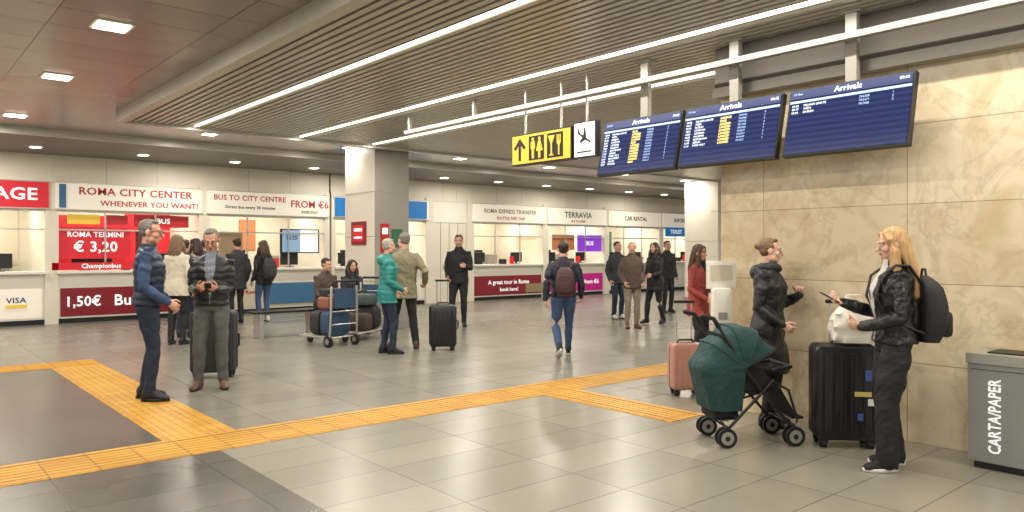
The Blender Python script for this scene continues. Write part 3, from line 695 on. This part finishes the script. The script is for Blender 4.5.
    if hair in('long','medium'):
        ln=1.0 if hair=='long' else .5
        for sg in(-1,1):
            Hr.tube([(sg*.045,.050,.085),(sg*.078,.036,.03),(sg*.086,.020,-.05),(sg*.088,.035,-.05-.14*ln),(sg*.08,.09,-.05-.35*ln)],[.018,.026,.036,.044,.024],n=10)
            Hr.tube([(sg*.05,-.05,.0),(sg*.06,-.07,-.1),(sg*.065,-.085,-.1-.12*ln),(sg*.055,-.085,-.08-.32*ln)],[.05,.052,.05,.032],n=10)
        Hr.tube([(0,-.08,.0),(0,-.09,-.1),(0,-.105,-.1-.22*ln)],[.055,.058,.035],n=10)
    if hair=='bun': Hr.ell((0,-.118,.035),(.034,.036,.034))
    if hair=='pony': Hr.tube([(0,-.1,.05),(0,-.14,.02),(0,-.13,-.08),(0,-.12,-.16)],[.025,.03,.028,.012],n=10)
    Hr.M=Matrix.Identity(4)
    co,no,fs=remesh(Hr,.007 if near else .01,2,.5)
    hl=HM.inverted(); loc_=np.array([tuple(hl@Vector(p)) for p in co])
    lg=hair in('long','medium')
    d=np.array([noise.noise(Vector((p[0]*60,p[1]*(60 if lg else 25),p[2]*(9 if lg else 40))))*(.008 if lg else .005) for p in loc_]); put(co+no*d[:,None],fs,hairm)
    if beard:
        Bd=MB(); Bd.M=HM; Bd.ell((0,.047,-.083),(.045,.045,.034)); Bd.ell((0,.066,-.098),(.024,.024,.022)); co,no,fs=remesh(Bd,.008,2); put(co,fs,beard)
    if scarf:
        Sc=MB(); Sc.M=U; pts=[(.085*math.cos(2*math.pi*k/14),.085*math.sin(2*math.pi*k/14)+.005,1.475+.015*math.sin(k)) for k in range(15)]
        Sc.tube(pts,.034,n=10,cap=False); Sc.M=Matrix.Identity(4); co,no,fs=remesh(Sc,.01,2); put(co,fs,scarf)
    me=bpy.data.meshes.new(name); V=np.array(out_v)*S; me.from_pydata([tuple(p) for p in V],[],out_f); me.update()
    for mt in mats: me.materials.append(mt)
    me.polygons.foreach_set('material_index',out_m); me.shade_smooth()
    ob=bpy.data.objects.new(name,me); COL.objects.link(ob)
    rz=math.atan2(face[1],face[0])-math.pi/2
    zmin=float(V[:,2].min())
    onstrip=(5.6<loc[1]<6.4) or (1.7<loc[0]<2.35 and 6.2<loc[1]<11.1)
    ob.location=(loc[0],loc[1],-zmin+(.0085 if onstrip else .0005)); ob.rotation_euler=(0,0,rz)
    WM=Matrix.Translation(ob.location)@Matrix.Rotation(rz,4,'Z')@Matrix.Scale(S,4)
    return dict(ob=ob,W=WM,U=WM@U,arms=armj,rz=rz)
def worldobj(m,P,name):
    inv=Matrix.Translation(P['ob'].location)@Matrix.Rotation(P['rz'],4,'Z'); iv=inv.inverted()
    m.v=[iv@p for p in m.v]
    c=sum(m.v,Vector())/len(m.v); m.v=[p-c for p in m.v]
    return m.obj(name,tuple(inv@c),P['rz'])
def backpack(P,mat,s=1.0,mat2=None):
    m=MB(); m.M=P['U']; mat2=mat2 or mat
    rings=[]
    for k in range(12):
        t=k/11; z=.93+.50*s*t; wd=.155*s*(.80+.25*math.sin(math.pi*min(1,t*1.05)**.8))*(1 if t<.8 else 1-((t-.8)/.2)**2*.35); dp=.085*s*(.85+.35*math.sin(math.pi*(1-t)**1.2))*(1 if t<.8 else 1-((t-.8)/.2)**2*.5)
        rings.append([Vector((wd*math.copysign(abs(math.cos(a))**.6,math.cos(a)),-.15-dp+dp*math.copysign(abs(math.sin(a))**.6,math.sin(a)),z)) for a in [2*math.pi*j/24 for j in range(24)]])
    m.loft(rings,mat)
    m.rbox((0,-.33*s-.02,1.06),(.22*s,.07,.2*s),.05,.03,mat2)
    m.tube([(-.05,-.2,1.40),(-.03,-.2,1.45),(.03,-.2,1.45),(.05,-.2,1.40)],.009,mat,8)
    m.tube([(-.13*s,-.31,1.22),(0,-.34,1.24),(.13*s,-.31,1.22)],.004,zipm,6)
    for sg in(-1,1):
        m.tube([(sg*.09,-.15,1.36),(sg*.105,-.07,1.475),(sg*.115,.02,1.48),(sg*.12,.125,1.40),(sg*.13,.155,1.25),(sg*.165,.09,1.1),(sg*.15,-.15,1.0)],.02,mat,8,flat=(1,.5))
    return worldobj(m,P,'backpack')
def phone(P,i,off=(.0,.09,.03),rot=(60,0,0)):
    W=P['arms'][i][2]; m=MB(); m.M=P['W']@Matrix.Translation(W+Vector(off))@Matrix.Rotation(R(rot[2]),4,'Z')@Matrix.Rotation(R(rot[0]),4,'X')
    m.rbox((0,0,0),(.072,.009,.15),.01,.003,dark); m.bx(-.033,.033,-.0055,-.0045,-.068,.068,E('phone_screen',(150,170,190),.5))
    return worldobj(m,P,'smartphone')
navy=M('navy_quilted',(24,38,62),.45,var=.2,vscale=30); navys=C('slate_knit',(50,72,104)); jean=C('dark_denim',(32,42,62)); jean2=C('blue_denim',(58,82,118),.8,.3)
blk=C('black_cloth',(26,26,28),.7); blkp=M('black_nylon_quilt',(28,28,31),.4,var=.2,vscale=30); blkc=C('black_padded_coat',(26,26,29),.45); gtr=C('grey_trousers',(90,89,86))
brs=M('brown_leather_shoe',(92,64,44),.5); bks=M('black_shoe',(16,16,17),.45); wsh=M('white_sneaker',(205,200,190),.5); wso=M('white_sole',(225,220,210),.6)
tealj=M('teal_quilted',(34,126,122),.5,var=.25,vscale=20,bump=.4,bscale=20,bdist=.02); khaki=C('khaki_coat',(132,125,100)); creamj=C('cream_jacket',(210,200,182),.7,.1); brj=C('brown_jacket',(82,68,58))
leather=M('black_leather',(24,24,26),.32,var=.2,vscale=20,bump=.8,bscale=20,bdist=.03); redc=M('red_check_jacket',(146,62,58),.8,var=.7,vscale=18,bump=.4,bscale=20); charc=C('charcoal_cloth',(50,50,56))
navyc=C('navy_cloth',(30,36,52),.7)
shirt=C('light_shirt',(200,198,195),.8,.1); greyi=C('grey_shirt',(120,125,135)); knit=C('beige_knit',(150,136,116))
hg=M('hair_grey',(112,106,98),.6,var=.45,vscale=90,stretch=(1,1,.2)); hd=M('hair_dark',(44,32,24),.5,var=.3,vscale=80,stretch=(1,1,.2)); hb=M('hair_blond',(192,154,106),.45,var=.5,vscale=70,stretch=(1,1,.1)); hdb=M('hair_dark_blond',(118,92,66),.5,var=.4,vscale=80,stretch=(1,1,.2)); hbr=M('hair_brown',(76,52,36),.5,var=.3,vscale=80,stretch=(1,1,.2))
hgb=M('hair_silver',(160,152,142),.6,var=.4,vscale=90)
P=person('man',(2.12,8.11),(.86,-.35),1.79,.010,topm=navy,sleeve=navys,puff=.009,hem=.84,bulk=1.08,pants=jean,legw=1.02,shoem=bks,hair='short',hairm=hg,
  hands=((.21,.20,.96),(-.22,.17,.92)),palm=((-1,-.3,0),(1,-.3,0)),curl=(.7,.7),feet=((.11,.03,.09,14,0),(-.10,-.04,.09,-12,0)),head=(-8,6),glasses=True,lean=1)
P=person('man',(2.83,8.36),(-.45,-.9),1.72,.010,skin='b',topm=blkp,puff=.009,hem=.86,bulk=1.10,pants=gtr,legw=1.05,shoem=brs,hair='short',hairm=hg,inner=greyi,
  hands=((.10,.27,1.10),(-.09,.27,1.10)),hdir=((-.45,.75,.25),(.45,.75,.25)),palm=((-.7,-.2,.6),(.7,-.2,.6)),curl=(.8,.8),head=(0,20),glasses=True,feet=((.13,.02,.09,14,0),(-.12,.0,.09,-16,0)))
phone(P,1,(.075,.085,.03),(-50,0,0))
P=person('woman',(3.72,12.59),(.7,.7),1.74,.017,'f',topm=creamj,bulk=1.1,hem=.78,pants=blk,shoem=bks,hair='medium',hairm=hdb)
P=person('traveller',(5.74,15.46),(-.1,1),1.74,.018,topm=charc,bulk=1.08,hem=.7,pants=blk,shoem=bks,hair='short',hairm=hd)
P=person('traveller',(6.28,15.4),(-.2,1),1.70,.018,'f',topm=blk,bulk=1.05,pants=jean2,shoem=wsh,hair='medium',hairm=hbr); backpack(P,M('backpack_grey',(50,52,58),.7),.9)
P=person('traveller',(4.75,14.9),(-.5,1),1.72,.018,'f',topm=knit,bulk=1.05,pants=blk,shoem=bks,hair='medium',hairm=hd)
P=person('traveller',(4.15,13.6),(.6,.8),1.68,.018,topm=charc,bulk=1.08,pants=jean,shoem=bks,hair='short',hairm=hd)
P=person('traveller',(5.35,16.2),(.3,1),1.72,.018,topm=navyc,bulk=1.08,pants=blk,shoem=bks,hair='short',hairm=hbr)
P=person('seated_traveller',(6.72,12.45),(-.1,-1),1.66,.016,'f',topm=charc,bulk=1.08,pants=jean,shoem=bks,hair='medium',hairm=hd,hipz=.57,hipxy=(0,-.05),feet=((.12,.4,.09,8,0),(-.12,.38,.09,-8,0)),hands=((.14,.30,1.0),(-.14,.30,1.0)),lean=8,head=(0,12))
P=person('seated_traveller',(6.20,12.45),(.1,-1),1.70,.016,topm=sc_br,bulk=1.06,pants=blk,shoem=bks,hair='short',hairm=hd,hipz=.57,hipxy=(0,-.05),feet=((.12,.4,.09,8,0),(-.12,.38,.09,-8,0)),hands=((.14,.30,1.0),(-.14,.30,1.0)),lean=8,head=(20,14))
P=person('woman',(5.72,9.5),(.8,-.25),1.66,.013,'f',topm=tealj,puff=.006,bulk=1.12,hem=.78,pants=jean,legw=.95,shoem=bks,hair='short',hairm=hgb,hood=True,hands=((.17,.18,.98),(-.20,.15,.92)),curl=(.7,.7),head=(8,4),feet=((.10,.05,.09,10,0),(-.09,-.05,.09,-8,0)))
P=person('man',(6.22,9.86),(.35,.95),1.76,.013,topm=khaki,bulk=1.16,hem=.76,pants=blk,legw=1.05,shoem=brs,hair='short',hairm=hg,hands=((.34,.04,1.0),(-.22,.2,1.0)),curl=(.9,.6),feet=((.17,-.08,.09,18,0),(-.15,.10,.09,-14,0)),head=(25,4))
P=person('man',(8.86,12.03),(-.55,-.6),1.80,.016,topm=blk,bulk=1.08,hem=.8,pants=blk,shoem=bks,hair='short',hairm=hd,hands=((.2,.16,.95),(-.16,.3,1.15)),head=(0,10),feet=((.14,.03,.09,14,0),(-.1,0,.09,-14,0)))
P=person('walking_traveller',(7.41,7.59),(.62,.78),1.66,.013,'m',topm=navyc,bulk=1.08,hem=.84,pants=jean2,legw=1.0,shoem=blk,solem=wso,hair='short',hairm=hd,
  hands=((.28,.16,.92),(-.28,-.12,.90)),feet=((.10,.30,.10,6,12),(-.09,-.30,.18,-6,-34)),hipz=.875,lean=4,curl=(.6,.6))
backpack(P,M('backpack_maroon',(70,42,42),.7,var=.2),.85)
P=person('man',(11.15,9.55),(-.5,-.85),1.66,.016,topm=brj,bulk=1.12,hem=.8,pants=C('taupe_trousers',(126,116,100)),shoem=brs,hair='bald',hairm=hg,hands=((.2,.12,.93),(-.2,.14,.93)),head=(-20,5))
P=person('traveller',(12.15,9.8),(-.9,.0),1.64,.016,'f',topm=blk,bulk=1.12,hem=.72,pants=blk,shoem=bks,hair='medium',hairm=hd,hands=((.2,.2,.95),(-.16,.3,1.05)),feet=((.1,.16,.09,8,0),(-.1,-.16,.11,-8,-10)))
P=person('traveller',(12.44,11.07),(-.2,-1),1.68,.018,topm=charc,bulk=1.08,pants=jean,shoem=wsh,hair='short',hairm=hd)
P=person('traveller',(14.6,11.4),(-.3,-1),1.72,.018,topm=blk,bulk=1.08,pants=blk,shoem=bks,hair='short',hairm=hbr)
P=person('woman',(8.15,5.86),(.2,-1),1.56,.013,'f',topm=redc,bulk=1.12,hem=.72,inner=blk,pants=blk,shoem=bks,hair='long',hairm=hbr,hands=((.18,.2,.98),(-.14,.26,1.08)),head=(0,6))
P=person('woman',(5.90,3.52),(.30,-.98),1.60,.010,'f',skin='c',topm=blkc,bulk=1.18,hem=.50,inner=charc,pants=blk,shoem=bks,hair='bun',hairm=hdb,hood=True,
  hands=((.16,.16,.96),(-.10,.26,1.22)),hdir=(None,(.25,.2,1)),palm=(None,(1,-.2,0)),curl=(.6,1.0),head=(20,3),scarf=charc)
P=person('woman',(5.36,2.25),(-.62,.78),1.65,.010,'f',skin='c',topm=leather,bulk=1.14,hem=.84,pants=blk,legw=1.32,shoem=blk,solem=wso,hair='long',hairm=hb,inner=shirt,
  hands=((.08,.33,1.20),(-.16,.26,1.04)),hdir=((-.35,1,.15),(.5,.8,.1)),palm=((-.5,0,.8),(.8,0,.5)),curl=(.8,.8),head=(4,10),feet=((.10,-.03,.09,10,0),(-.10,.07,.09,-10,0)))
phone(P,0,(-.03,.10,.035),(-60,0,0)); backpack(P,M('backpack_black',(30,30,33),.55,var=.2),.95)
# ---------------------------------------------------------------- lights
for s in strips: area('strip_lamp',(s,3.5,3.395),.02,17,215)
for (x,y,z,s) in DL:
    if z>3.5: area('added_fill_lamp',(x,y,z-.025),s,s,44)
for x in (1.5,5.2,8.9,12.6,16.3,20): area('added_fill_lamp',(x,16.4,3.395),.16,.16,40)
for x in (9.2,12,15,18): area('added_fill_lamp',(x,8,3.39),.3,.3,75)  # added fill lamps without fixtures, brightening the far part of the hall
wd=bpy.data.worlds.new('w'); scene.world=wd; wd.use_nodes=True
wd.node_tree.nodes['Background'].inputs[0].default_value=(1,.95,.87,1); wd.node_tree.nodes['Background'].inputs[1].default_value=.84
scene.view_settings.view_transform='Standard'; scene.view_settings.look='None'; scene.view_settings.exposure=0.02
# ---------------------------------------------------------------- camera
cam=bpy.data.cameras.new('camera'); co=bpy.data.objects.new('camera',cam); COL.objects.link(co); scene.camera=co
cam.sensor_width=36; cam.lens=36*755/1024; cam.shift_y=-6/1024
co.location=(0,0,1.5); co.rotation_euler=(R(90),0,R(-40.4)); cam.clip_end=200
